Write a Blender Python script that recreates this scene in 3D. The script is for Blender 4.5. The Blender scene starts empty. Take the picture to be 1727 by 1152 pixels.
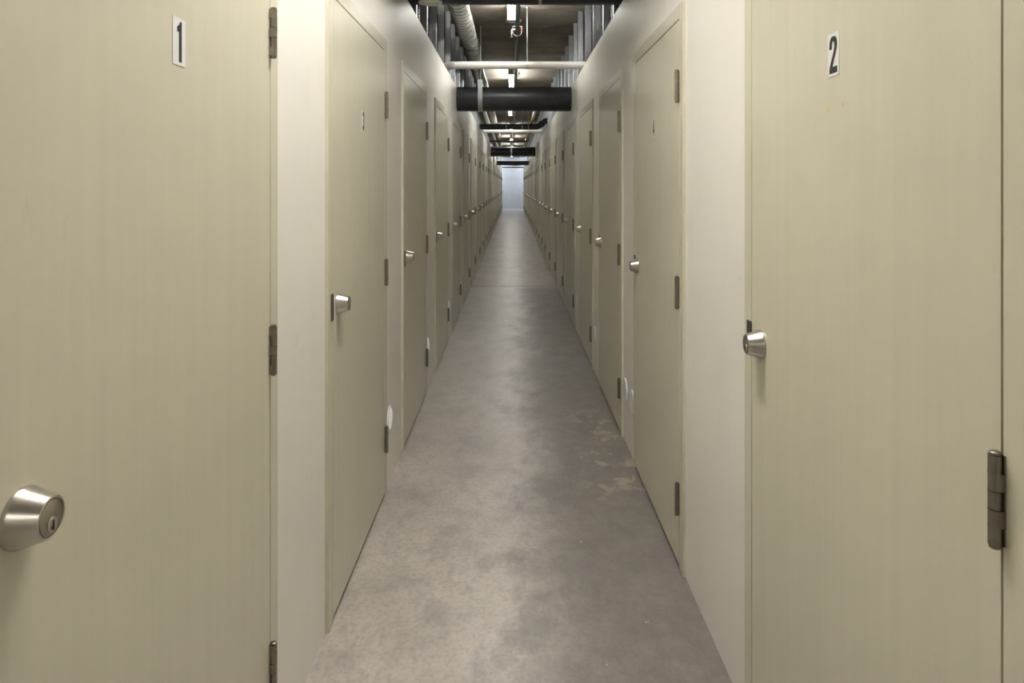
import bpy, math, random
from mathutils import Vector, Matrix

random.seed(7)
scene = bpy.context.scene
COL = scene.collection
PI = math.pi

# ------------------------------------------------------------------ dimensions (metres; +Y runs down the corridor)
WL, WR = 0.594, 0.627            # wall faces left (x=-WL) and right (x=+WR)
WALL_T = 0.090
WALL_H = 2.472
CEIL = 3.14
Y0, Y_END, Y_FAR = -3.4, 39.6, 41.9
UNIT = 2.3                       # outer sides of the storage units
CAM_H = 1.42

# ------------------------------------------------------------------ materials
def mat(name):
    m = bpy.data.materials.new(name)
    m.use_nodes = True
    nt = m.node_tree
    return m, nt, nt.nodes['Principled BSDF']

def N(nt, kind, **kw):
    n = nt.nodes.new(kind)
    for k, v in kw.items():
        if k in n.inputs.keys():
            n.inputs[k].default_value = v
        else:
            setattr(n, k, v)
    return n

def ramp(nt, src, stops, interp='LINEAR'):
    r = nt.nodes.new('ShaderNodeValToRGB')
    r.color_ramp.interpolation = interp
    els = r.color_ramp.elements
    while len(els) < len(stops):
        els.new(0.5)
    for e, (p, c) in zip(els, stops):
        e.position = p
        e.color = c if len(c) == 4 else (*c, 1)
    nt.links.new(src, r.inputs[0])
    return r

def noise(nt, vec, scale, detail=4, rough=0.55, dist=0.0):
    n = N(nt, 'ShaderNodeTexNoise')
    n.inputs['Scale'].default_value = scale
    n.inputs['Detail'].default_value = detail
    n.inputs['Roughness'].default_value = rough
    n.inputs['Distortion'].default_value = dist
    nt.links.new(vec, n.inputs['Vector'])
    return n

def mapping(nt, src, scale=(1, 1, 1), rot=(0, 0, 0), loc=(0, 0, 0)):
    m = nt.nodes.new('ShaderNodeMapping')
    m.inputs['Scale'].default_value = scale
    m.inputs['Rotation'].default_value = rot
    m.inputs['Location'].default_value = loc
    nt.links.new(src, m.inputs['Vector'])
    return m.outputs[0]

def math_(nt, op, a, b=None, c=None, clamp=False):
    m = nt.nodes.new('ShaderNodeMath')
    m.operation = op
    m.use_clamp = clamp
    for i, v in enumerate((a, b, c)):
        if v is None:
            continue
        if isinstance(v, (int, float)):
            m.inputs[i].default_value = v
        else:
            nt.links.new(v, m.inputs[i])
    return m.outputs[0]

def mix(nt, fac, a, b, blend='MIX'):
    m = nt.nodes.new('ShaderNodeMix')
    m.data_type = 'RGBA'
    m.blend_type = blend
    for sock, v in ((m.inputs[0], fac), (m.inputs[6], a), (m.inputs[7], b)):
        if isinstance(v, (int, float)):
            sock.default_value = v
        elif isinstance(v, tuple):
            sock.default_value = v if len(v) == 4 else (*v, 1)
        else:
            nt.links.new(v, sock)
    return m.outputs[2]

def smooth(nt, v, lo, hi):
    m = nt.nodes.new('ShaderNodeMapRange')
    m.interpolation_type = 'SMOOTHSTEP'
    m.inputs['From Min'].default_value = lo
    m.inputs['From Max'].default_value = hi
    nt.links.new(v, m.inputs['Value'])
    return m.outputs[0]

def bump(nt, b, height, strength=0.2, dist=0.002):
    n = nt.nodes.new('ShaderNodeBump')
    n.inputs['Strength'].default_value = strength
    n.inputs['Distance'].default_value = dist
    nt.links.new(height, n.inputs['Height'])
    nt.links.new(n.outputs[0], b.inputs['Normal'])

def plain(name, col, rough=0.5, metal=0.0, var=0.06, scale=30.0, emit=None, spec=0.5):
    m, nt, b = mat(name)
    tc = nt.nodes.new('ShaderNodeTexCoord')
    n = noise(nt, tc.outputs['Object'], scale)
    lo = tuple(max(0, c * (1 - var)) for c in col)
    hi = tuple(min(1, c * (1 + var)) for c in col)
    r = ramp(nt, n.outputs[0], [(0.3, lo), (0.7, hi)])
    nt.links.new(r.outputs[0], b.inputs['Base Color'])
    b.inputs['Roughness'].default_value = rough
    b.inputs['Metallic'].default_value = metal
    b.inputs['Specular IOR Level'].default_value = spec
    if emit:
        b.inputs['Emission Color'].default_value = (*emit[0], 1)
        b.inputs['Emission Strength'].default_value = emit[1]
    return m

def painted(name, col, rough, streak, smudge):
    """Roller-painted surface: faint vertical streaks, soft blotches, sparse scuffs, fine orange peel."""
    m, nt, b = mat(name)
    tc = nt.nodes.new('ShaderNodeTexCoord')
    o = tc.outputs['Object']
    st = noise(nt, mapping(nt, o, (14, 14, 0.5)), 3.0, 5)
    bl = noise(nt, o, 2.3, 4)
    c = mix(nt, math_(nt, 'MULTIPLY', math_(nt, 'SUBTRACT', st.outputs[0], 0.35, clamp=True), streak),
            (*col, 1), tuple(x * 0.72 for x in col))
    c = mix(nt, math_(nt, 'MULTIPLY', smooth(nt, bl.outputs[0], 0.45, 0.75), 0.35), c, tuple(x * 0.86 for x in col))
    sc = noise(nt, mapping(nt, o, (9, 9, 5), (0.5, 0.2, 0.1)), 1.6, 7, 0.7, 1.2)
    sk = noise(nt, mapping(nt, o, (1, 1, 1), loc=(3, 5, 1)), 1.1, 2)
    scm = math_(nt, 'MULTIPLY', smooth(nt, sc.outputs[0], 0.62, 0.69), smooth(nt, sk.outputs[0], 0.50, 0.60))
    c = mix(nt, math_(nt, 'MULTIPLY', scm, smudge), c, tuple(x * 0.45 for x in col))
    nt.links.new(c, b.inputs['Base Color'])
    rv = nt.nodes.new('ShaderNodeMapRange')
    rv.inputs['To Min'].default_value = rough - 0.02
    rv.inputs['To Max'].default_value = rough + 0.03
    nt.links.new(st.outputs[0], rv.inputs['Value'])
    nt.links.new(rv.outputs[0], b.inputs['Roughness'])
    fine = noise(nt, o, 240, 2)
    bump(nt, b, fine.outputs[0], 0.10, 0.0008)
    return m

M = {}
M['wall'] = painted('wall_paint', (0.755, 0.735, 0.685), 0.42, 0.2, 0.45)
M['door'] = painted('door_paint', (0.575, 0.548, 0.440), 0.315, 0.45, 0.16)
M['gypsum'] = plain('raw_gypsum', (0.42, 0.33, 0.24), 0.85, var=0.2)
M['nickel'] = plain('satin_nickel', (0.56, 0.535, 0.49), 0.285, 1.0, 0.03)
M['nickel_face'] = plain('satin_nickel_face', (0.40, 0.37, 0.32), 0.36, 1.0, 0.03)
M['keyway'] = plain('keyway_black', (0.01, 0.01, 0.012), 0.6)
M['hinge'] = plain('pewter_hinge', (0.27, 0.25, 0.21), 0.36, 1.0, 0.12, 60)
M['strike'] = plain('dark_steel_plate', (0.10, 0.095, 0.085), 0.45, 0.6)
M['gap'] = plain('gap_shade_black', (0.015, 0.014, 0.012), 0.8)  # near-black tone for the shade in the door gaps
M['plate'] = plain('vinyl_white', (0.70, 0.70, 0.705), 0.35, var=0.01)
M['ink'] = plain('vinyl_black', (0.025, 0.023, 0.022), 0.4, var=0.01)
M['orange'] = plain('tape_orange', (0.72, 0.47, 0.18), 0.6, var=0.1)
M['abs'] = plain('black_abs_pipe', (0.040, 0.043, 0.050), 0.38, 0.0, 0.25, 9)
M['pvc'] = plain('white_pvc_pipe', (0.78, 0.77, 0.74), 0.35, 0.0, 0.03, 12)
M['cream'] = plain('cream_insulated_pipe', (0.60, 0.56, 0.46), 0.55, 0.0, 0.06, 12)
M['iron'] = plain('dull_iron_pipe', (0.10, 0.092, 0.085), 0.38, 0.6, 0.2, 20)
M['zinc'] = plain('zinc_plated_steel', (0.66, 0.69, 0.70), 0.33, 1.0, 0.06, 30)
M['white_enamel'] = plain('white_enamel', (0.78, 0.77, 0.73), 0.4, var=0.02)
M['white_plastic'] = plain('white_plastic', (0.86, 0.87, 0.87), 0.4, var=0.02)
M['vent_dark'] = plain('vent_backing_grey', (0.42, 0.42, 0.41), 0.7)  # grey back plate behind the louvres
M['red'] = plain('red_plastic', (0.62, 0.06, 0.04), 0.4)
M['yellow'] = plain('yellow_enamel', (0.80, 0.62, 0.03), 0.4)
M['green'] = plain('exit_green', (0.02, 0.36, 0.12), 0.5, emit=((0.03, 0.5, 0.16), 0.10))
M['exit_pale'] = plain('exit_pale', (0.40, 0.52, 0.34), 0.5, emit=((0.55, 0.68, 0.45), 0.03))
M['far'] = plain('far_wall_paint', (0.60, 0.62, 0.67), 0.6, var=0.05, scale=5)
M['dark'] = plain('unit_interior_shade', (0.10, 0.10, 0.10), 0.9, var=0.2, scale=4)  # dark colour stands in for shade in the units behind the mesh
TUBE_EMIT = 42.0
M['tube'] = plain('fluorescent_glow', (0.9, 0.9, 0.9), 0.4, var=0.0, emit=((1.0, 0.975, 0.925), TUBE_EMIT))
M['tube_dim'] = plain('fluorescent_dim_glow', (0.9, 0.9, 0.9), 0.4, var=0.0, emit=((1.0, 0.975, 0.925), TUBE_EMIT * 0.275))  # same tubes with output lowered to balance brightness down the corridor
M['tube_cool'] = plain('fluorescent_cool_glow', (0.9, 0.9, 0.9), 0.4, var=0.0, emit=((0.84, 0.92, 1.0), 44.0))

def galvanised(name, col, rough):
    m, nt, b = mat(name)
    tc = nt.nodes.new('ShaderNodeTexCoord')
    o = tc.outputs['Object']
    v = nt.nodes.new('ShaderNodeTexVoronoi')
    v.inputs['Scale'].default_value = 45
    nt.links.new(o, v.inputs['Vector'])
    g = nt.nodes.new('ShaderNodeRGBToBW')
    nt.links.new(v.outputs['Color'], g.inputs[0])
    r = ramp(nt, g.outputs[0], [(0.1, tuple(x * 0.93 for x in col)), (0.9, col)])
    nt.links.new(r.outputs[0], b.inputs['Base Color'])
    b.inputs['Metallic'].default_value = 0.92
    rr = nt.nodes.new('ShaderNodeMapRange')
    rr.inputs['To Min'].default_value = rough - 0.03
    rr.inputs['To Max'].default_value = rough + 0.05
    nt.links.new(g.outputs[0], rr.inputs['Value'])
    nt.links.new(rr.outputs[0], b.inputs['Roughness'])
    return m
M['stud'] = galvanised('galvanised_stud', (0.74, 0.77, 0.81), 0.34)
M['seam'] = plain('duct_seam_shade', (0.24, 0.235, 0.22), 0.5, 0.7, 0.05)  # dark tone paints the shadow line of the seam; joint bands share it
M['duct'] = galvanised('galvanised_duct', (0.70, 0.69, 0.64), 0.31)

def mesh_screen():
    """Expanded-metal screen: thin diagonal strands with open diamonds between them."""
    m, nt, b = mat('expanded_metal')
    tc = nt.nodes.new('ShaderNodeTexCoord')
    sep = nt.nodes.new('ShaderNodeSeparateXYZ')
    nt.links.new(tc.outputs['Object'], sep.inputs[0])
    y, z = sep.outputs[1], sep.outputs[2]
    def strands(sign):
        u = math_(nt, 'ADD', math_(nt, 'MULTIPLY', y, 16.0 * sign), math_(nt, 'MULTIPLY', z, 48.0))
        f = math_(nt, 'FRACT', math_(nt, 'ADD', u, 200.0))
        return math_(nt, 'LESS_THAN', f, 0.26)
    a = math_(nt, 'MAXIMUM', strands(1.0), strands(-1.0))
    t = nt.nodes.new('ShaderNodeBsdfTransparent')
    ms = nt.nodes.new('ShaderNodeMixShader')
    nt.links.new(a, ms.inputs[0])
    nt.links.new(t.outputs[0], ms.inputs[1])
    nt.links.new(b.outputs[0], ms.inputs[2])
    nt.links.new(ms.outputs[0], nt.nodes['Material Output'].inputs['Surface'])
    b.inputs['Base Color'].default_value = (0.20, 0.20, 0.21, 1)
    b.inputs['Metallic'].default_value = 0.8
    b.inputs['Roughness'].default_value = 0.4
    return m
M['screen'] = mesh_screen()

def floor_mat():
    m, nt, b = mat('worn_concrete_floor')
    tc = nt.nodes.new('ShaderNodeTexCoord')
    o = tc.outputs['Object']
    sep = nt.nodes.new('ShaderNodeSeparateXYZ')
    nt.links.new(o, sep.inputs[0])
    x, y = sep.outputs[0], sep.outputs[1]
    big = noise(nt, o, 1.5, 6, 0.6, 0.25)
    med = noise(nt, mapping(nt, o, (1.3, 0.8, 1)), 4.5, 10, 0.66, 0.15)
    fin = noise(nt, o, 60, 6, 0.65)
    base = mix(nt, smooth(nt, big.outputs[0], 0.32, 0.68), (0.38, 0.345, 0.318), (0.47, 0.432, 0.402))
    base = mix(nt, math_(nt, 'MULTIPLY', smooth(nt, med.outputs[0], 0.46, 0.64), 0.50), base, (0.23, 0.21, 0.197))
    base = mix(nt, math_(nt, 'MULTIPLY', smooth(nt, fin.outputs[0], 0.42, 0.66), 0.42), base, (0.20, 0.185, 0.175))
    mo = noise(nt, mapping(nt, o, (1.0, 0.75, 1), loc=(7, 3, 0)), 15.0, 12, 0.76, 0.1)
    base = mix(nt, math_(nt, 'MULTIPLY', smooth(nt, mo.outputs[0], 0.47, 0.62), 0.36), base, (0.235, 0.205, 0.190))
    base = mix(nt, math_(nt, 'MULTIPLY', smooth(nt, mo.outputs[0], 0.46, 0.36), 0.30), base, (0.50, 0.455, 0.41))
    # lamp sheen painted in: farther stretch of the nearer slab lightened
    near = math_(nt, 'SUBTRACT', 1.0, smooth(nt, y, 9.45, 9.62))
    sheen = math_(nt, 'MULTIPLY', near, smooth(nt, y, 3.0, 6.0))
    base = mix(nt, math_(nt, 'MULTIPLY', sheen, 0.45), base, (0.50, 0.49, 0.48))
    # old dark stain along the right half of the nearer slab
    wob = math_(nt, 'MULTIPLY', math_(nt, 'SUBTRACT', big.outputs[0], 0.5), 0.9)
    wob2 = math_(nt, 'MULTIPLY', math_(nt, 'SUBTRACT', med.outputs[0], 0.5), 0.35)
    xs = math_(nt, 'ADD', math_(nt, 'ADD', x, wob), wob2)
    sx = smooth(nt, xs, -0.10, 0.26)
    yw = math_(nt, 'ADD', y, math_(nt, 'MULTIPLY', wob, 1.6))
    sy = math_(nt, 'MULTIPLY', smooth(nt, yw, 0.2, 1.6),
               math_(nt, 'SUBTRACT', 1.0, smooth(nt, math_(nt, 'ADD', y, math_(nt, 'MULTIPLY', wob2, 0.3)), 9.35, 9.6)))
    base = mix(nt, math_(nt, 'MULTIPLY', math_(nt, 'MULTIPLY', sx, sy), math_(nt, 'ADD', 0.50, math_(nt, 'MULTIPLY', mo.outputs[0], 0.52))), base, (0.112, 0.098, 0.093))
    # pale flaked skin close to the right wall and a few cream specks elsewhere
    fl = noise(nt, mapping(nt, o, (4, 4, 1)), 1.6, 12, 0.72, 0.3)
    fy = math_(nt, 'MULTIPLY', smooth(nt, y, 2.9, 3.3), math_(nt, 'SUBTRACT', 1.0, smooth(nt, y, 4.0, 4.6)))
    fx = smooth(nt, x, 0.22, 0.50)
    flm = math_(nt, 'MULTIPLY', math_(nt, 'MULTIPLY', fx, fy), smooth(nt, fl.outputs[0], 0.535, 0.58))
    base = mix(nt, math_(nt, 'MULTIPLY', flm, 0.75), base, (0.40, 0.335, 0.26))
    sp = noise(nt, o, 24, 3, 0.5)
    base = mix(nt, math_(nt, 'MULTIPLY', smooth(nt, sp.outputs[0], 0.735, 0.76), 0.7), base, (0.52, 0.49, 0.45))
    # saw joint between pours
    jd = math_(nt, 'ABSOLUTE', math_(nt, 'SUBTRACT', math_(nt, 'ADD', y, math_(nt, 'MULTIPLY', wob2, 0.15)), 9.62))
    jn = math_(nt, 'SUBTRACT', 1.0, smooth(nt, jd, 0.015, 0.10))
    base = mix(nt, math_(nt, 'MULTIPLY', jn, 0.55), base, (0.13, 0.11, 0.10))
    nt.links.new(base, b.inputs['Base Color'])
    rr = nt.nodes.new('ShaderNodeMapRange')
    rr.inputs['From Min'].default_value = 0.3
    rr.inputs['From Max'].default_value = 0.7
    rr.inputs['To Min'].default_value = 0.285
    rr.inputs['To Max'].default_value = 0.38
    b.inputs['Specular IOR Level'].default_value = 0.8
    nt.links.new(med.outputs[0], rr.inputs['Value'])
    nt.links.new(rr.outputs[0], b.inputs['Roughness'])
    h = math_(nt, 'ADD', math_(nt, 'MULTIPLY', fin.outputs[0], 0.4), med.outputs[0])
    bump(nt, b, h, 0.22, 0.004)
    return m
M['floor'] = floor_mat()

def ceiling_mat():
    m, nt, b = mat('board_marked_concrete')
    tc = nt.nodes.new('ShaderNodeTexCoord')
    o = tc.outputs['Object']
    a = noise(nt, mapping(nt, o, (1.0, 1.8, 1)), 1.8, 8, 0.65, 0.5)
    f = noise(nt, mapping(nt, o, (1, 2.6, 1)), 9.0, 8, 0.65)
    c = mix(nt, smooth(nt, a.outputs[0], 0.35, 0.65), (0.27, 0.240, 0.200), (0.41, 0.375, 0.320))
    c = mix(nt, math_(nt, 'MULTIPLY', smooth(nt, f.outputs[0], 0.45, 0.7), 0.40), c, (0.17, 0.145, 0.118))
    nt.links.new(c, b.inputs['Base Color'])
    b.inputs['Roughness'].default_value = 0.85
    bump(nt, b, f.outputs[0], 0.35, 0.01)
    return m
M['ceiling'] = ceiling_mat()

# ------------------------------------------------------------------ mesh helpers
class MB:
    def __init__(self):
        self.v, self.f, self.s = [], [], []
    def box(self, x0, x1, y0, y1, z0, z1):
        n = len(self.v)
        self.v += [(x0, y0, z0), (x1, y0, z0), (x1, y1, z0), (x0, y1, z0),
                   (x0, y0, z1), (x1, y0, z1), (x1, y1, z1), (x0, y1, z1)]
        for q in ((0, 3, 2, 1), (4, 5, 6, 7), (0, 1, 5, 4), (1, 2, 6, 5), (2, 3, 7, 6), (3, 0, 4, 7)):
            self.f.append(tuple(n + i for i in q)); self.s.append(False)
        return self
    def lathe(self, org, axis, prof, seg=32, cap=True):
        """prof: list of (along axis, radius)"""
        org, axis = Vector(org), Vector(axis).normalized()
        up = Vector((0, 0, 1)) if abs(axis.z) < 0.9 else Vector((0, 1, 0))
        u = axis.cross(up).normalized(); w = axis.cross(u).normalized()
        n = len(self.v)
        for a, r in prof:
            for k in range(seg):
                t = 2 * PI * k / seg
                self.v.append(tuple(org + axis * a + (u * math.cos(t) + w * math.sin(t)) * r))
        for i in range(len(prof) - 1):
            for k in range(seg):
                k2 = (k + 1) % seg
                self.f.append((n + i * seg + k, n + i * seg + k2, n + (i + 1) * seg + k2, n + (i + 1) * seg + k)); self.s.append(True)
        if cap:
            self.f.append(tuple(n + k for k in reversed(range(seg)))); self.s.append(False)
            m = n + (len(prof) - 1) * seg
            self.f.append(tuple(m + k for k in range(seg))); self.s.append(False)
        return self
    def rod(self, a, b, r, seg=16):
        a, b = Vector(a), Vector(b)
        return self.lathe(a, b - a, [(0, r), ((b - a).length, r)], seg)
    def tube(self, pts, r, seg=16, cap=True):
        """swept tube through a polyline"""
        pts = [Vector(p) for p in pts]
        n0 = len(self.v)
        prev_u = None
        for i, p in enumerate(pts):
            if i == 0: d = pts[1] - p
            elif i == len(pts) - 1: d = p - pts[i - 1]
            else: d = (pts[i + 1] - p).normalized() + (p - pts[i - 1]).normalized()
            d.normalize()
            if prev_u is None:
                ref = Vector((0, 0, 1)) if abs(d.z) < 0.9 else Vector((0, 1, 0))
                u = d.cross(ref).normalized()
            else:
                u = (prev_u - d * prev_u.dot(d)).normalized()
            prev_u = u
            w = d.cross(u)
            for k in range(seg):
                t = 2 * PI * k / seg
                self.v.append(tuple(p + (u * math.cos(t) + w * math.sin(t)) * r))
        for i in range(len(pts) - 1):
            for k in range(seg):
                k2 = (k + 1) % seg
                self.f.append((n0 + i * seg + k, n0 + i * seg + k2, n0 + (i + 1) * seg + k2, n0 + (i + 1) * seg + k)); self.s.append(True)
        if cap:
            self.f.append(tuple(n0 + k for k in reversed(range(seg)))); self.s.append(False)
            m = n0 + (len(pts) - 1) * seg
            self.f.append(tuple(m + k for k in range(seg))); self.s.append(False)
        return self
    def prism(self, poly, x0, x1):
        """poly: (y,z) outline, extruded along x"""
        n, c = len(self.v), len(poly)
        self.v += [(x0, y, z) for y, z in poly] + [(x1, y, z) for y, z in poly]
        self.f.append(tuple(n + k for k in reversed(range(c)))); self.s.append(False)
        self.f.append(tuple(n + c + k for k in range(c))); self.s.append(False)
        for k in range(c):
            k2 = (k + 1) % c
            self.f.append((n + k, n + k2, n + c + k2, n + c + k)); self.s.append(False)
        return self
    def xbox(self, mtx, sx, sy, sz):
        n = len(self.v)
        for z in (-sz, sz):
            for x, y in ((-sx, -sy), (sx, -sy), (sx, sy), (-sx, sy)):
                self.v.append(tuple(mtx @ Vector((x, y, z))))
        for q in ((0, 3, 2, 1), (4, 5, 6, 7), (0, 1, 5, 4), (1, 2, 6, 5), (2, 3, 7, 6), (3, 0, 4, 7)):
            self.f.append(tuple(n + i for i in q)); self.s.append(False)
        return self
    def build(self, name, material, parent=None, bevel=0.0):
        me = bpy.data.meshes.new(name)
        me.from_pydata(self.v, [], self.f)
        me.polygons.foreach_set('use_smooth', self.s)
        me.materials.append(material)
        import bmesh
        bm = bmesh.new(); bm.from_mesh(me)
        bmesh.ops.recalc_face_normals(bm, faces=bm.faces)
        bm.to_mesh(me); bm.free()
        me.set_sharp_from_angle(angle=math.radians(38))
        me.update()
        o = bpy.data.objects.new(name, me)
        COL.objects.link(o)
        if parent: o.parent = parent
        if bevel:
            b = o.modifiers.new('edge', 'BEVEL'); b.width = bevel; b.segments = 2; b.limit_method = 'ANGLE'
        return o

def struct(o):
    o['kind'] = 'structure'; return o
def tag(o, label, cat, group=None, kind=None):
    o['label'] = label; o['category'] = cat
    if group: o['group'] = group
    if kind: o['kind'] = kind
    return o
def empty(name, loc=(0, 0, 0), rz=0.0):
    o = bpy.data.objects.new(name, None); COL.objects.link(o)
    o.location = loc; o.rotation_euler = (0, 0, rz); o.empty_display_size = 0.1
    return o
def copy_tree(root, loc, rz, skip=()):
    r = root.copy(); COL.objects.link(r); r.location = loc; r.rotation_euler = (0, 0, rz)
    for ch in list(root.children):
        if ch.name.split('.')[0] in skip: continue
        c = ch.copy(); COL.objects.link(c); c.parent = r
        for g in list(ch.children):
            if g.name.split('.')[0] in skip: continue
            d = g.copy(); COL.objects.link(d); d.parent = c
    return r

ORD = ('first second third fourth fifth sixth seventh eighth ninth tenth eleventh twelfth thirteenth fourteenth fifteenth '
       'sixteenth seventeenth eighteenth nineteenth twentieth twenty-first twenty-second twenty-third twenty-fourth '
       'twenty-fifth twenty-sixth twenty-seventh twenty-eighth').split()

# ------------------------------------------------------------------ door positions (centres along the corridor)
LEFT = [1.192, 2.664, 4.150, 5.690, 7.140, 8.642, 10.152]
while LEFT[-1] + 1.5 < Y_END - 0.75: LEFT.append(LEFT[-1] + 1.5)
RIGHT = [1.308, 2.972, 4.353, 5.770, 7.278, 8.748, 10.200]
while RIGHT[-1] + 1.48 < Y_END - 0.75: RIGHT.append(RIGHT[-1] + 1.48)
LEAF_W, LEAF_T, LEAF_H0, LEAF_H1 = 0.895, 0.044, 0.018, 2.032
HALF = LEAF_W / 2
FR_IN, FR_OUT, FR_TOP = HALF + 0.004, HALF + 0.055, 2.090
PROJ = 0.0115

# ------------------------------------------------------------------ setting
struct(MB().box(-UNIT, UNIT, Y0, Y_FAR + 0.2, -0.12, 0.0).build('floor', M['floor']))
struct(MB().box(-UNIT, UNIT, Y0, Y_FAR + 0.2, CEIL, CEIL + 0.2).build('ceiling', M['ceiling']))
def locker_wall(name, side, w, centres):
    b = MB()
    x0, x1 = (w, w + WALL_T)
    def bx(y0, y1, z0, z1, xa=x0, xb=x1):
        if side < 0: b.box(-xb, -xa, y0, y1, z0, z1)
        else: b.box(xa, xb, y0, y1, z0, z1)
    e = 0.002
    edges = [Y0] + sum([[c - FR_OUT + e, c + FR_OUT - e] for c in centres], []) + [Y_END]
    for i in range(0, len(edges), 2):
        bx(edges[i], edges[i + 1], 0, FR_TOP - e)
    bx(Y0, Y_END, FR_TOP - e, WALL_H - 0.012)
    bx(Y0, Y_END, WALL_H - 0.012, WALL_H, x0, x0 + 0.016)      # gypsum board stands a little above the framing
    return struct(b.build(name, M['wall']))
locker_wall('wall_left', -1, WL, LEFT)
locker_wall('wall_right', 1, WR, RIGHT)
struct(MB().box(-UNIT, UNIT, Y_FAR, Y_FAR + 0.15, 0, CEIL).build('wall_far', M['far']))
struct(MB().box(-UNIT, UNIT, Y0 - 0.15, Y0, 0, CEIL).build('wall_near', M['wall']))
struct(MB().box(-UNIT - 0.1, -UNIT, Y0, Y_FAR, 0, CEIL).build('wall_outer_left', M['dark']))
struct(MB().box(UNIT, UNIT + 0.1, Y0, Y_FAR, 0, CEIL).build('wall_outer_right', M['dark']))

# ------------------------------------------------------------------ doors
def hinge_mesh(z, name, parent):
    b = MB()
    xb, yb, r, h = PROJ + 0.0085, HALF + 0.0015, 0.0078, 0.114
    k = h / 5
    for i in range(5):
        a0 = z - h / 2 + i * k + 0.0006; a1 = a0 + k - 0.0012
        b.lathe((xb, yb, a0), (0, 0, 1), [(0, r), (k - 0.0012, r)], 24)
        if i % 2 == 0: b.box(PROJ - 0.001, xb, yb - r, yb - r + 0.0032, a0, a1)   # web to the leaf
        else: b.box(PROJ - 0.001, xb, yb + r - 0.0032, yb + r, a0, a1)
    b.lathe((xb, yb, z - h / 2), (0, 0, 1), [(0, r * 0.62), (h, r * 0.62)], 16)
    for s in (-1, 1):                                          # pin tips and bearing rings
        b.lathe((xb, yb, z + s * h / 2), (0, 0, s), [(0, r * 0.86), (0.003, r * 0.86), (0.0045, r * 0.55)], 20)
        b.lathe((xb, yb, z + s * (h / 2 - k) - 0.003), (0, 0, 1), [(0, r * 1.03), (0.0055, r * 1.03)], 24)
    b.box(PROJ - 0.0005, PROJ + 0.0022, yb - 0.004, yb + 0.0075, z - h / 2, z + h / 2)
    return b.build(name, M['hinge'], parent)

def make_door():
    root = empty('locker_door')
    fr = MB()
    back = -0.095
    for s in (-1, 1):
        fr.box(back, PROJ, *sorted((s * FR_IN, s * FR_OUT)), 0.001, FR_TOP)
    fr.box(back, PROJ, -FR_IN, FR_IN, LEAF_H1 + 0.0045, FR_TOP)
    # stops behind the leaf close the gaps
    sx0, sx1 = PROJ - LEAF_T - 0.016, PROJ - LEAF_T - 0.001
    for s in (-1, 1):
        fr.box(sx0, sx1, *sorted((s * (FR_IN - 0.016), s * FR_IN)), 0.001, LEAF_H1)
    fr.box(sx0, sx1, -FR_IN, FR_IN, LEAF_H1 - 0.014, LEAF_H1 + 0.0045)
    fr.build('door_frame', M['door'], root, 0.0008)
    MB().box(PROJ - LEAF_T, PROJ, -HALF, HALF, LEAF_H0, LEAF_H1).build('door_leaf', M['door'], root, 0.0006)
    sl = MB().box(PROJ - LEAF_T, PROJ - LEAF_T + 0.008, -HALF, HALF, 0.001, LEAF_H0 - 0.001)  # black strips filling the gaps round the leaf, standing in for their shade
    for s in (-1, 1):
        sl.box(PROJ - 0.030, PROJ - 0.007, *sorted((s * (HALF + 0.0004), s * (FR_IN - 0.0003))), 0.02, LEAF_H1)
    sl.box(PROJ - 0.030, PROJ - 0.007, -HALF, HALF, LEAF_H1 + 0.0006, LEAF_H1 + 0.0042)
    sl.build('door_gap_shade', M['gap'], root)
    for z in (0.262, 1.025, 1.787):
        hinge_mesh(z, 'hinge', root)
    # deadbolt
    yk, zk = -HALF + 0.064, 1.027
    db = MB().lathe((PROJ - 0.0005, yk, zk), (1, 0, 0),
                    [(0, 0.0352), (0.0035, 0.0358), (0.0065, 0.0345), (0.0345, 0.0256), (0.0372, 0.0246), (0.0380, 0.0232), (0.0372, 0.0216), (0.0345, 0.0212)], 48)
    d = db.build('deadbolt', M['nickel'], root)
    MB().lathe((PROJ + 0.030, yk, zk), (1, 0, 0), [(0, 0.0208), (0.0066, 0.0208), (0.0072, 0.0200)], 40).build('lock_face', M['nickel_face'], d)
    pl = MB().lathe((PROJ + 0.0355, yk, zk - 0.0085), (1, 0, 0), [(0, 0.0088), (0.0026, 0.0088), (0.0034, 0.0078)], 28)
    pl.build('key_plug', M['nickel'], d)
    kw = MB().box(PROJ + 0.0375, PROJ + 0.0394, yk - 0.0011, yk + 0.0011, zk - 0.0145, zk - 0.0030)
    kw.box(PROJ + 0.0375, PROJ + 0.0394, yk - 0.0030, yk + 0.0012, zk - 0.0128, zk - 0.0098)
    kw.build('keyway', M['keyway'], d)
    MB().box(PROJ - 0.0008, PROJ + 0.0036, -FR_IN - 0.025, -FR_IN + 0.002, 1.027 - 0.043, 1.027 + 0.043).build('strike_plate', M['strike'], root, 0.0008)
    return root

def strokes(paths, t):
    """thick polylines in (y,z) -> list of quads"""
    out = []
    for p in paths:
        L, R = [], []
        for i, (y, z) in enumerate(p):
            a = p[max(i - 1, 0)]; c = p[min(i + 1, len(p) - 1)]
            dy, dz = c[0] - a[0], c[1] - a[1]
            l = math.hypot(dy, dz) or 1
            L.append((y - dz / l * t / 2, z + dy / l * t / 2)); R.append((y + dz / l * t / 2, z - dy / l * t / 2))
        for i in range(len(p) - 1):
            out.append([L[i], L[i + 1], R[i + 1], R[i]])
    return out

def arc(cy, cz, ry, rz, a0, a1, n=14):
    return [(cy + ry * math.cos(math.radians(a0 + (a1 - a0) * i / n)), cz + rz * math.sin(math.radians(a0 + (a1 - a0) * i / n))) for i in range(n + 1)]

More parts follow.
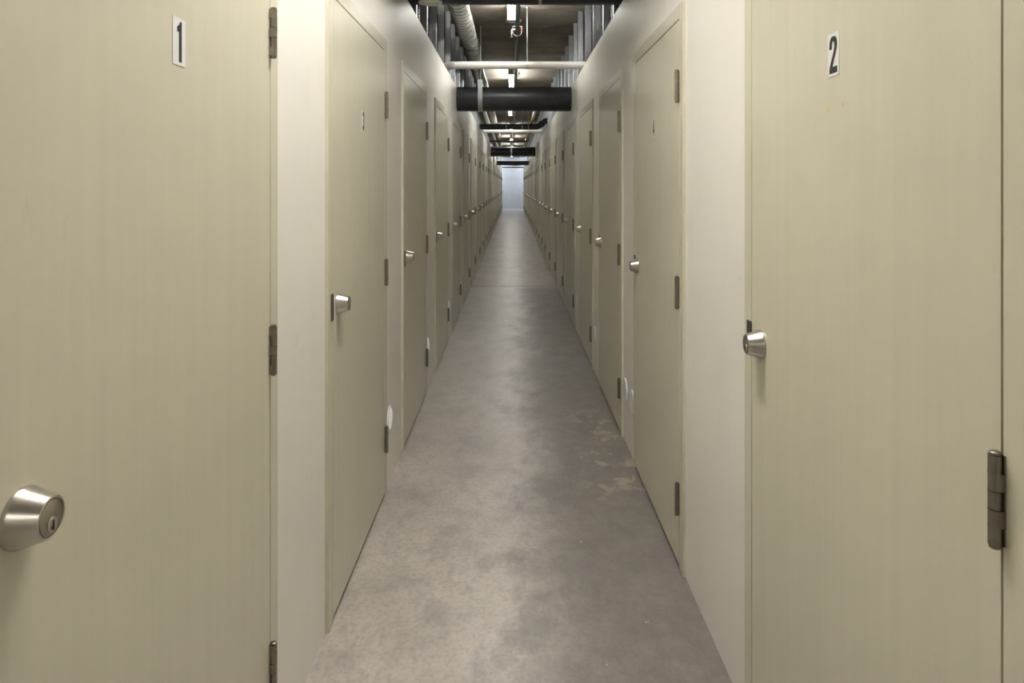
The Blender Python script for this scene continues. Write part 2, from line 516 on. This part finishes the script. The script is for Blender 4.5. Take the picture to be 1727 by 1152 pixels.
# each numeral is drawn in a unit box: u 0..1 to the viewer's right, v 0..1 up
def numeral_polys(d):
    if d == 1:
        return [[(0.20, 0.74), (0.45, 0.74), (0.45, 0.0), (0.80, 0.0), (0.80, 1.0), (0.58, 1.0), (0.50, 0.93), (0.20, 0.86)]]
    T = 0.27
    if d == 2:
        return [[(0, 0), (1, 0), (1, .17), (.42, .17), (.48, .24), (.62, .37), (.80, .51), (.92, .62), (.98, .73), (.97, .83), (.90, .92), (.75, .985),
                 (.5, 1), (.25, .985), (.10, .92), (.03, .83), (0, .72), (0, .655), (.31, .655), (.31, .74), (.36, .83), (.43, .862), (.5, .870),
                 (.58, .855), (.645, .81), (.66, .73), (.62, .64), (.50, .53), (.30, .38), (.12, .24), (.02, .13)]]
    if d == 3:
        p = strokes([arc(0.48, 0.76, 0.36, 0.165, 175, -80, 18), arc(0.48, 0.28, 0.37, 0.20, 85, -175, 20)], T)
        return p + [[(0.30, 0.48), (0.62, 0.48), (0.62, 0.60), (0.30, 0.60)]]
    return [[(0.55, 1.0), (0.85, 1.0), (0.85, 0.0), (0.58, 0.0)], [(0.0, 0.22), (1.0, 0.22), (1.0, 0.37), (0.0, 0.37)],
            [(0.55, 1.0), (0.72, 0.90), (0.28, 0.36), (0.0, 0.36)]]

def add_plate(root, digit, face):
    """face=+1: door on the left wall (viewer's right is +local y); -1: right wall, turned round, same local sense"""
    pw, ph, zc = 0.0455, 0.0825, 1.671
    p = MB().box(PROJ, PROJ + 0.0008, -pw / 2, pw / 2, zc - ph / 2, zc + ph / 2).build('number_plate', M['plate'], root)
    nb = MB()
    nw, nh = 0.031, 0.0705
    if digit == 1: nw = 0.026
    for i, poly in enumerate(numeral_polys(digit)):
        nb.prism([((u - 0.5) * nw, zc - nh / 2 + v * nh) for u, v in poly], PROJ + 0.0006, PROJ + 0.0013 + 0.00001 * (i % 3))
    n = nb.build('numeral', M['ink'], p)
    p['label'] = 'white number plate with black numeral'
    return p

proto = make_door()
WORD = ['', 'one', 'two', 'three', 'four']
for side, centres in (('left', LEFT), ('right', RIGHT)):
    for i, c in enumerate(centres):
        loc = (-WL, c, 0) if side == 'left' else (WR, c, 0)
        rz = 0 if side == 'left' else PI
        if side == 'left' and i == 0:
            o = proto; o.location = loc
        else:
            o = copy_tree(proto, loc, rz, ('key_plug', 'keyway') if i > 8 else ())
        n = 2 * i + 1 if side == 'left' else 2 * i + 2
        if i == 0:
            lab = 'olive beige steel storage door with number plate %s, nearest on the %s wall' % (WORD[n], side)
        elif i == 1:
            lab = 'olive beige steel storage door with small number plate %s, second on the %s wall' % (WORD[n], side)
        else:
            lab = 'olive beige storage door, %s along the %s wall counted from the near end' % (ORD[i], side)
        tag(o, lab, 'door', 'storage doors along the %s wall' % side, 'thing')
        o['_n'] = n
doors = {o['_n']: o for o in bpy.data.objects if '_n' in o.keys()}
for o in doors.values(): del o['_n']
for n in (1, 2, 3, 4): add_plate(doors[n], n, 1)
# leftover flecks of orange tape on two doors
def tape(root, y, z, k):
    b = MB()
    for dy, dz, sy, sz in ((0, 0, 0.0065, 0.0030), (0.060, 0.004, 0.0024, 0.0040)):
        if k == 4: dy, sz = dy * 0.8, sz * 0.8
        b.prism([(y + dy - sy, z + dz - sz * .6), (y + dy - sy * .2, z + dz - sz), (y + dy + sy, z + dz - sz * .4), (y + dy + sy * .8, z + dz + sz * .8), (y + dy - sy * .5, z + dz + sz)], PROJ, PROJ + 0.0005)
    o = b.build('tape_residue', M['orange'], root); o['label'] = 'orange flecks of old tape'
tape(doors[2], -0.025, 1.567, 2)
tape(doors[4], -0.040, 1.786, 4)

# ------------------------------------------------------------------ round wall vents
def make_vent():
    root = empty('wall_vent')
    r = 0.061
    MB().lathe((0, 0, 0), (1, 0, 0), [(0, r), (0.004, r), (0.0065, r - 0.004), (0.0065, r - 0.009), (0.003, r - 0.010)], 40).build('rim', M['white_plastic'], root)
    MB().lathe((0.0005, 0, 0), (1, 0, 0), [(0, r - 0.006), (0.0028, r - 0.006)], 40).build('backing', M['vent_dark'], root)
    lv = MB()
    a = math.radians(32)
    for i in range(-4, 5):
        off = i * 0.0118
        half = math.sqrt(max((r - 0.013) ** 2 - off ** 2, 0.0001))
        mt = Matrix.Translation((0.0046, -off * math.sin(a), off * math.cos(a))) @ Matrix.Rotation(a, 4, 'X') @ Matrix.Rotation(0.35, 4, 'Y')
        lv.xbox(mt, 0.0022, half, 0.0036)
    lv.build('louvre', M['white_plastic'], root)
    return root
vp = make_vent()
vents = [('left', 3.292, 'just past the left door plated three, low down behind its bottom hinge'),
         ('left', 4.775, 'just past the third door of the left wall'),
         ('left', 6.315, 'just past the fourth door of the left wall'),
         ('left', 7.765, 'just past the fifth door of the left wall'),
         ('right', 3.560, 'half hidden by the far edge of the right door plated four'),
         ('right', 3.784, 'in full view just past the right door plated four'),
         ('right', 5.185, 'before the fourth door of the right wall'),
         ('right', 6.690, 'before the fifth door of the right wall'),
         ('right', 8.180, 'before the sixth door of the right wall')]
for i, (side, y, where) in enumerate(vents):
    loc = (-WL, y, 0.297) if side == 'left' else (WR, y, 0.292)
    rz = 0 if side == 'left' else PI
    if i == 0: o = vp; o.location = loc
    else: o = copy_tree(vp, loc, rz)
    tag(o, 'round white vent ' + where, 'vent', 'round vents low on the walls', 'thing')

# ------------------------------------------------------------------ overhead: pipes across the corridor
PIPES = []      # (y, r) of everything that passes through the stud line
def pipe_x(name, y, z, r, x0, x1, m, label, cat='pipe', through=False, seg=40):
    b = MB().lathe((x0, y, z), (1, 0, 0), [(0, r), (x1 - x0, r)], seg)
    o = b.build(name, m)
    tag(o, label, cat, None, 'thing')
    if through: PIPES.append((y, r))
    return o

def strap_hanger(name, x, y, z, r, w, label, rod_to=CEIL, rod_r=0.006, drop=0.0):
    """clevis: flat strap round the pipe, cross bolt, threaded rod to the slab"""
    root = empty(name, (x, y, z))
    t = 0.003
    ri, ro = r + 0.001, r + 0.001 + t
    top = r + 0.065
    prof_o = [(ro * math.cos(a), ro * math.sin(a)) for a in [math.radians(180 + 180 * k / 24) for k in range(25)]]
    prof_i = [(ri * math.cos(a), ri * math.sin(a)) for a in [math.radians(180 + 180 * k / 24) for k in range(25)]]
    prof_o = [(-ro, top)] + prof_o + [(ro, top)]
    prof_i = [(-ri, top)] + prof_i + [(ri, top)]
    b = MB()
    for i in range(len(prof_o) - 1):
        b.prism([prof_o[i], prof_o[i + 1], prof_i[i + 1], prof_i[i]], -w / 2, w / 2)
    b.box(-w / 2, w / 2, -ro, ro, top - t, top)
    b.build('strap', M['zinc'], root)
    MB().rod((0, -ro - 0.008, top - 0.028), (0, ro + 0.008, top - 0.028), 0.010, 12).build('cross_bolt', M['zinc'], root)
    MB().rod((0, 0, top - t), (0, 0, rod_to - z), rod_r, 10).build('threaded_rod', M['zinc'], root)
    return tag(root, label, 'pipe hanger', None, 'thing')

# thick black pipe overhead, nearest
pipe_x('drain_pipe', 4.20, 2.665, 0.130, -WL - 0.076, WR + 0.076, M['abs'],
       'thick black drain pipe cut by the top edge of the photo', through=True)
strap_hanger('pipe_hanger', 0.168, 4.20, 2.665, 0.130, 0.020, 'narrow strap hanger round the black pipe at the top edge of the photo')
pipe_x('drain_pipe', 2.90, 2.650, 0.130, -WL - 0.076, WR + 0.076, M['abs'],  # added out of view so that its shadow darkens the upper walls
       'unseen thick black pipe added overhead between the second pair of doors to shade the walls', through=True)
# first white pipe with its rod
o = MB().lathe((-0.555, 6.58, 2.580), (1, 0, 0), [(0, 0.036), (0.555 + WR + 0.076, 0.036)], 32).build('white_pipe', M['pvc'])
MB().tube([(-0.550, 6.58, 2.580), (-0.565, 6.583, 2.580), (-0.580, 6.592, 2.580), (-0.664, 6.676, 2.580)], 0.0365, 28).build('elbow', M['pvc'], o)
tag(o, 'white plastic pipe crossing just in front of the first full thick black pipe', 'pipe', None, 'thing')
PIPES.append((6.625, 0.085))
def rod_hanger(name, x, y, z, r, label, rod_r=0.0055):
    root = empty(name, (x, y, z))
    MB().rod((0, 0, r), (0, 0, CEIL - z), rod_r, 10).build('rod', M['zinc'], root)
    cl = MB()
    n = 20
    for k in range(n):
        a0, a1 = 2 * PI * k / n, 2 * PI * (k + 1) / n
        cl.prism([((r + .004) * math.cos(a0), (r + .004) * math.sin(a0)), ((r + .004) * math.cos(a1), (r + .004) * math.sin(a1)),
                  ((r + .0005) * math.cos(a1), (r + .0005) * math.sin(a1)), ((r + .0005) * math.cos(a0), (r + .0005) * math.sin(a0))], -0.009, 0.009)
    cl.lathe((0, 0, r + 0.002), (0, 0, 1), [(0, 0.011), (0.016, 0.011)], 6)
    cl.build('clamp', M['zinc'], root)
    MB().lathe((0, 0, CEIL - z - 0.012), (0, 0, 1), [(0, 0.010), (0.0115, 0.016)], 12).build('ceiling_anchor', M['zinc'], root)
    return tag(root, label, 'pipe hanger', None, 'thing')
rod_hanger('rod_hanger', 0.142, 6.58, 2.580, 0.036, 'thin steel rod holding up the nearer white pipe', 0.0065)
# first thick pipe fully in view: passes through both walls
pipe_x('drain_pipe', 7.35, 2.350, 0.130, -WL - 0.085, WR + 0.085, M['abs'],
       'thick black drain pipe in full view, passing through both walls under the white pipe')
strap_hanger('pipe_hanger', -0.343, 7.35, 2.350, 0.130, 0.048, 'wide galvanised strap hanger on the fully visible thick black pipe')
# smaller black pipe with an elbow up into the right stud wall
Y4 = 13.04
b = MB().lathe((-WL - 0.076, Y4, 2.545), (1, 0, 0), [(0, 0.052), (WL + 0.076 + 0.46, 0.052)], 32)
o = b.build('elbow_pipe', M['abs'])
MB().tube([(0.44, Y4, 2.545), (0.485, Y4, 2.547), (0.525, Y4, 2.568), (0.60, Y4, 2.635), (0.63, Y4, 2.655), (0.67, Y4, 2.664), (0.700, Y4, 2.664)], 0.054, 24).build('elbow', M['abs'], o)
hub = MB().tube([(0.43, Y4, 2.545), (0.475, Y4, 2.546)], 0.061, 28)
hub.tube([(0.535, Y4, 2.577), (0.575, Y4, 2.613)], 0.062, 28)
hub.build('coupling', M['abs'], o)
tag(o, 'slim black pipe with an elbow rising into the studs beside the yellow valve handle', 'pipe', None, 'thing')
PIPES.append((Y4, 0.058))
rod_hanger('rod_hanger', -0.116, Y4, 2.545, 0.052, 'thin rod with a pale clamp at the middle of the elbowed black pipe')
rod_hanger('rod_hanger', 0.186, Y4, 2.545, 0.052, 'steel rod above the elbowed black pipe, nearer the corridor middle than the yellow valve')
rod_hanger('rod_hanger', 0.302, Y4, 2.545, 0.052, 'steel rod above the elbowed black pipe, right beside the yellow valve')
v = empty('pipe_valve', (0.362, Y4, 2.545))
MB().lathe((0, 0, 0.050), (0, 0, 1), [(0, 0.018), (0.02, 0.018), (0.026, 0.010), (0.052, 0.008)], 16).build('valve_body', M['iron'], v)
hw = MB()
for k in range(4):
    hw.xbox(Matrix.Translation((0, -0.012, 0.085)) @ Matrix.Rotation(k * PI / 4, 4, 'Y'), 0.036, 0.005, 0.0075)
hw.lathe((0, -0.018, 0.085), (0, 1, 0), [(0, 0.017), (0.014, 0.017)], 16)
hw.build('valve_handle', M['yellow'], v)
tag(v, 'small pipe valve with a star-shaped yellow handle above the elbowed black pipe', 'valve', None, 'thing')
# second white pipe
pipe_x('white_pipe', 15.05, 2.616, 0.034, -WL - 0.076, WR + 0.076, M['pvc'], 'white plastic pipe just beyond the elbowed black pipe', through=True, seg=24)
# thin conduit and second thick pipe
pipe_x('steel_conduit', 18.20, 2.600, 0.022, -WL - 0.076, 0.40, M['iron'], 'thin dark conduit above the farther thick black pipe with one central strap', 'conduit', True, 16)
pipe_x('drain_pipe', 18.70, 2.350, 0.130, -WL - 0.085, WR + 0.085, M['abs'], 'thick black drain pipe held by a single strap at its middle')
strap_hanger('pipe_hanger', -0.032, 18.70, 2.350, 0.130, 0.034, 'strap hanger at the middle of the farther thick black pipe')
pipe_x('drain_pipe', 26.5, 2.290, 0.082, -WL - 0.085, WR + 0.085, M['abs'], 'grey-black pipe crossing the corridor just in front of the green exit sign')
pipe_x('steel_conduit', 39.0, 2.455, 0.030, -WL - 0.05, WR + 0.05, M['iron'], 'thin dark bar crossing in front of the pale blue end wall', 'conduit', False, 12)

# ------------------------------------------------------------------ pipes and ducts running along the corridor
SPX, SPZ, SPR = 0.047, 2.93, 0.0205
sprk = o = MB().lathe((SPX, -1.0, SPZ), (0, 1, 0), [(0, SPR), (39.0, SPR)], 20).build('sprinkler_pipe', M['iron'])
tag(o, 'dark sprinkler pipe running along the ceiling beside the strip lights', 'pipe', None, 'thing')
hang = None
for i, (y, lab) in enumerate(((6.70, 'bright U-bolt with red nuts just beyond the nearest strip light'),
                              (9.30, 'U-bolt on the sprinkler pipe beside the second strip light'),
                              (13.45, 'U-bolt on the sprinkler pipe between the second and third strip lights'),
                              (16.75, 'U-bolt with red nuts seen just above the elbowed black pipe'),
                              (20.40, 'U-bolt with dark red nuts beside the fourth strip light'))):
    if hang is None:
        hang = empty('pipe_hanger', (SPX, y, SPZ))
        rr = 0.042
        pts = [(-rr, 0, 0.050), (-rr, 0, 0.012)] + [(rr * math.cos(a), 0, -0.004 + rr * 0.9 * math.sin(a)) for a in [PI + PI * k / 14 for k in range(15)]] + [(rr, 0, 0.012), (rr, 0, 0.050)]
        MB().tube(pts, 0.0048, 10).build('u_bolt', M['zinc'], hang)
        for s in (-1, 1):
            MB().lathe((s * rr, 0, 0.008), (0, 0, 1), [(0, 0.011), (0.017, 0.011)], 6).build('nut', M['red'], hang)
        MB().box(-0.052, 0.052, -0.009, 0.009, 0.0505, 0.0535).build('cross_bar', M['zinc'], hang)
        MB().rod((0, 0, 0.0535), (0, 0, CEIL - SPZ), 0.0055, 10).build('threaded_rod', M['zinc'], hang)
        o = hang
    else:
        o = copy_tree(hang, (SPX, y, SPZ), 0)
    tag(o, lab, 'pipe hanger', 'U-bolts of the sprinkler pipe', 'thing')
b = MB().tube([(SPX - SPR, 6.60, SPZ), (SPX - 0.045, 6.60, SPZ), (SPX - 0.055, 6.60, SPZ - 0.010), (SPX - 0.055, 6.60, SPZ - 0.050)], 0.009, 12)
b.lathe((SPX - 0.055, 6.60, SPZ - 0.050), (0, 0, -1), [(0, 0.006), (0.022, 0.004), (0.024, 0.019), (0.0255, 0.019)], 20)
b.build('sprinkler_nozzle', M['zinc'], sprk)

# spiral duct with a drop and round diffuser
DX, DZ, DR = -0.444, 2.905, 0.083
DL = 23.3
duct = MB().lathe((DX, 3.62, DZ), (0, 1, 0), [(0, DR), (DL, DR)], 48).build('spiral_duct', M['duct'])
turns, per = int(DL / 0.10) - 1, 28
MB().tube([(DX + (DR + 0.0005) * math.cos(2 * PI * k / per), 3.65 + 0.10 * k / per, DZ + (DR + 0.0005) * math.sin(2 * PI * k / per)) for k in range(turns * per)],
          0.0042, 5).build('spiral_seam', M['seam'], duct)
for yy in (7.05, 9.6, 12.5, 15.9, 19.2, 22.4):
    MB().lathe((DX, yy, DZ), (0, 1, 0), [(0, DR + 0.001), (0, DR + 0.0075), (0.03, DR + 0.0075), (0.03, DR + 0.001)], 40, cap=False).build('duct_band', M['seam'], duct)
bx_, by_ = -0.472, 3.93
MB().lathe((bx_, by_, 2.4935), (0, 0, 1), [(0, 0.058), (0.34, 0.058)], 32).build('duct_drop', M['iron'], duct)
tag(duct, 'galvanised spiral duct running along the ceiling by the left studs', 'duct', None, 'thing')
df = empty('duct_vent', (bx_, by_, 2.470))
MB().lathe((0, 0, 0.023), (0, 0, -1), [(0, 0.060), (0.012, 0.068), (0.019, 0.070), (0.023, 0.067), (0.022, 0.052), (0.012, 0.047)], 40).build('ring', M['zinc'], df)
MB().lathe((0, 0, 0.020), (0, 0, -1), [(0, 0.044), (0.014, 0.044), (0.017, 0.040)], 36).build('core', M['white_enamel'], df)
tag(df, 'round metal air outlet hanging under the duct at the top edge near the left wall', 'diffuser', None, 'thing')
o = MB().lathe((-0.528, 10.6, 2.785), (0, 1, 0), [(0, 0.044), (22.0, 0.044)], 24).build('round_duct', M['duct'])
tag(o, 'thin bright metal duct between the left studs and the larger spiral duct', 'duct', None, 'thing')
cp = MB().tube([(0.700, 11.6, 3.0), (0.56, 11.6, 3.0), (0.50, 11.62, 3.0), (0.478, 11.68, 3.0), (0.475, 11.75, 3.0), (0.475, 38.0, 3.0)], 0.036, 20).build('cream_pipe', M['cream'])
tag(cp, 'cream pipe running along the ceiling behind the yellow valve handle', 'pipe', None, 'thing')
PIPES.append((11.6, 0.036))

# ------------------------------------------------------------------ ceiling lights
LX = -0.036
def make_light(tube_mat, length=1.30):
    root = empty('strip_light')
    h = length / 2
    hs = MB().prism([(-0.037, 0.0), (0.037, 0.0), (0.037, 0.030), (0.026, 0.050), (-0.026, 0.050), (-0.037, 0.030)], -h, h)
    # prism runs along x: turn so that it runs along y and hangs downward
    hs.v = [(yy, xx, -zz) for xx, yy, zz in hs.v]
    hs.v = [(a_, b_, c_ - 0.042) for a_, b_, c_ in hs.v]
    hs.build('housing', M['white_enamel'], root)
    for yy in (-0.42, 0.42):
        MB().box(-0.018, 0.018, yy - 0.02, yy + 0.02, -0.042, 0).build('bracket', M['white_enamel'], root)
    for s_ in (-1, 1):
        MB().lathe((s_ * 0.0235, -h + 0.03, -0.122), (0, 1, 0), [(0, 0.0125), (2 * h - 0.06, 0.0125)], 20).build('tube', tube_mat, root)
    for e in (-1, 1):
        sk = MB().box(-0.037, 0.037, *sorted((e * (h - 0.03), e * (h - 0.004))), -0.137, -0.064)
        sk.build('lamp_socket', M['white_enamel'], root)
    return root
li = make_light(M['tube'])
dim_light = make_light(M['tube_dim'])
ends = [-2.40 + 4.46 * k for k in range(10)]
names = {1: 'strip light on the ceiling above the two nearest doors',
         2: 'glowing strip light nearest to view, ending at the round ceiling detector',
         3: 'glowing strip light seen between the white pipe and the thick black pipe',
         4: 'strip light showing two bright tube ends under the thick black pipe',
         5: 'strip light just beyond the farther white pipe',
         6: 'small bright strip light above the farther thick black pipe'}
for k, e in enumerate(ends):
    loc = ({2: -0.010, 3: -0.018, 4: -0.050}.get(k, LX), 1.72 if k == 1 else e - 0.62 + (0.22 if k == 5 else 0), CEIL)
    if k == 1: o = li; o.location = loc
    elif k == 0: o = dim_light; o.location = loc
    else: o = copy_tree(dim_light, loc, 0)
    lab = names.get(k) or ('strip light on the corridor ceiling behind the viewer' if k == 0 else
                           'strip light hidden beyond the farther thick black pipe, %s towards the end wall' % ORD[k - 7])
    tag(o, lab, 'ceiling light', 'fluorescent strip lights', 'thing')
lc = make_light(M['tube_cool'], 1.30)  # out-of-view lamps added to throw cool light on the end wall
for sx, sd_ in ((-1, 'left'), (1, 'right')):
    o = lc if sx < 0 else copy_tree(lc, (0, 0, 0), 0)
    o.location = (sx * 1.62, 40.75, CEIL); o.rotation_euler = (0, 0, PI / 2)
    tag(o, 'unseen cool white strip light added to brighten the end wall, %s of the corridor' % sd_, 'ceiling light', 'fluorescent strip lights', 'thing')
sd = empty('smoke_detector', (0.012, 7.08, CEIL))
MB().lathe((0, 0, 0), (0, 0, -1), [(0, 0.085), (0.012, 0.085), (0.018, 0.078)], 36).build('base', M['white_plastic'], sd)
MB().lathe((0, 0, -0.0175), (0, 0, -1), [(0, 0.066), (0.006, 0.060), (0.011, 0.040)], 32).build('sensor_cap', M['white_plastic'], sd)
tag(sd, 'round off-white ceiling detector at the end of the nearest strip light', 'detector', None, 'thing')

# exit sign far down the corridor
ex = empty('exit_sign', (0.135, 34.6, 2.395))
MB().box(-0.17, 0.17, -0.02, 0.02, 0, 0.125).build('sign_box', M['white_plastic'], ex)
MB().box(-0.165, 0.165, -0.0225, -0.0202, 0.004, 0.121).build('pale_panel', M['exit_pale'], ex)
MB().box(0.0, 0.165, -0.0235, -0.0202, 0.050, 0.121).build('green_panel', M['green'], ex)
for s_ in (-0.145, 0.145):
    MB().rod((s_, 0, 0.125), (s_, 0, CEIL - 2.395), 0.005, 8).build('stem', M['zinc'], ex)
tag(ex, 'small green and pale exit sign hanging before the end wall', 'sign', None, 'thing')

# ------------------------------------------------------------------ steel studs and wire mesh above the walls
def stud_mesh():
    b = MB()
    d, f, t, lip = 0.052, 0.036, 0.0016, 0.009
    z1 = CEIL - WALL_H + 0.012 - 0.002
    b.box(0, d, 0, t, 0.001, z1)                 # web, facing down the corridor
    b.box(0, t, 0, f, 0.001, z1)                 # corridor flange
    b.box(d - t, d, 0, f, 0.001, z1)             # rear flange
    b.box(0, lip, f - t, f, 0.001, z1)
    b.box(d - lip, d, f - t, f, 0.001, z1)
    for xa in (0.011, 0.023, 0.035):             # ribs rolled into the web
        b.prism([(-0.004, 0.001), (0, 0.001), (0, z1), (-0.004, z1)], xa, xa + 0.005)
    return b
sp = stud_mesh().build('steel_stud', M['stud'])
cnt = 0
for side in ('left', 'right'):
    y = 3.10 if side == 'left' else 3.05
    while y < 30:
        ok = all(not (y - r - 0.012 < py < y + 0.036 + r + 0.012) for py, r in PIPES)
        yy = y
        if not ok:
            for py, r in PIPES:
                if y - r - 0.012 < py < y + 0.036 + r + 0.012: yy = py + r + 0.014
        o = sp if cnt == 0 else sp.copy()
        if cnt: COL.objects.link(o)
        cnt += 1
        if side == 'left':
            o.location = (-WL - 0.004, yy, WALL_H - 0.012); o.scale = (-1, 1, 1)
        else:
            o.location = (WR + 0.004, yy, WALL_H - 0.012); o.scale = (1, 1, 1)
        o.location.x += 0.013 * (-1 if side == 'left' else 1)
        tag(o, 'galvanised steel stud standing on top of the %s wall' % ('left' if side == 'left' else 'right'), 'stud', 'steel studs above the %s wall' % side, 'thing')
        y += 0.595
for side, sx in (('left', -1), ('right', 1)):
    w = (WL if sx < 0 else WR) + 0.080
    b = MB().box(*sorted((sx * w, sx * (w + 0.0015))), Y0 + 0.1, 39.5, WALL_H - 0.0115, CEIL - 0.003)
    o = b.build('wire_mesh', M['screen'])
    tag(o, 'dark expanded metal mesh behind the studs above the %s wall' % side, 'wire mesh', None, 'thing')

# ------------------------------------------------------------------ camera, world, view
w = bpy.data.worlds.new('World'); scene.world = w; w.use_nodes = True
w.node_tree.nodes['Background'].inputs[0].default_value = (0, 0, 0, 1)
cam = bpy.data.cameras.new('Camera'); co = bpy.data.objects.new('Camera', cam); COL.objects.link(co)
co.location = (0, 0, CAM_H); co.rotation_euler = (PI / 2, 0, 0)
cam.sensor_width = 36; cam.lens = 24.0; cam.sensor_fit = 'HORIZONTAL'
cam.shift_x = -0.8 / 1727; cam.shift_y = -263 / 1727
cam.clip_start = 0.02; cam.clip_end = 200
scene.camera = co
scene.view_settings.view_transform = 'Standard'
scene.view_settings.look = 'None'
scene.view_settings.gamma = 1
scene.view_settings.use_curve_mapping = False
scene.view_settings.exposure = 2.3
scene.cycles.use_denoising = True
scene.cycles.max_bounces = 14
scene.cycles.diffuse_bounces = 8
scene.cycles.glossy_bounces = 6
scene.cycles.transparent_max_bounces = 16
scene.cycles.sample_clamp_indirect = 8
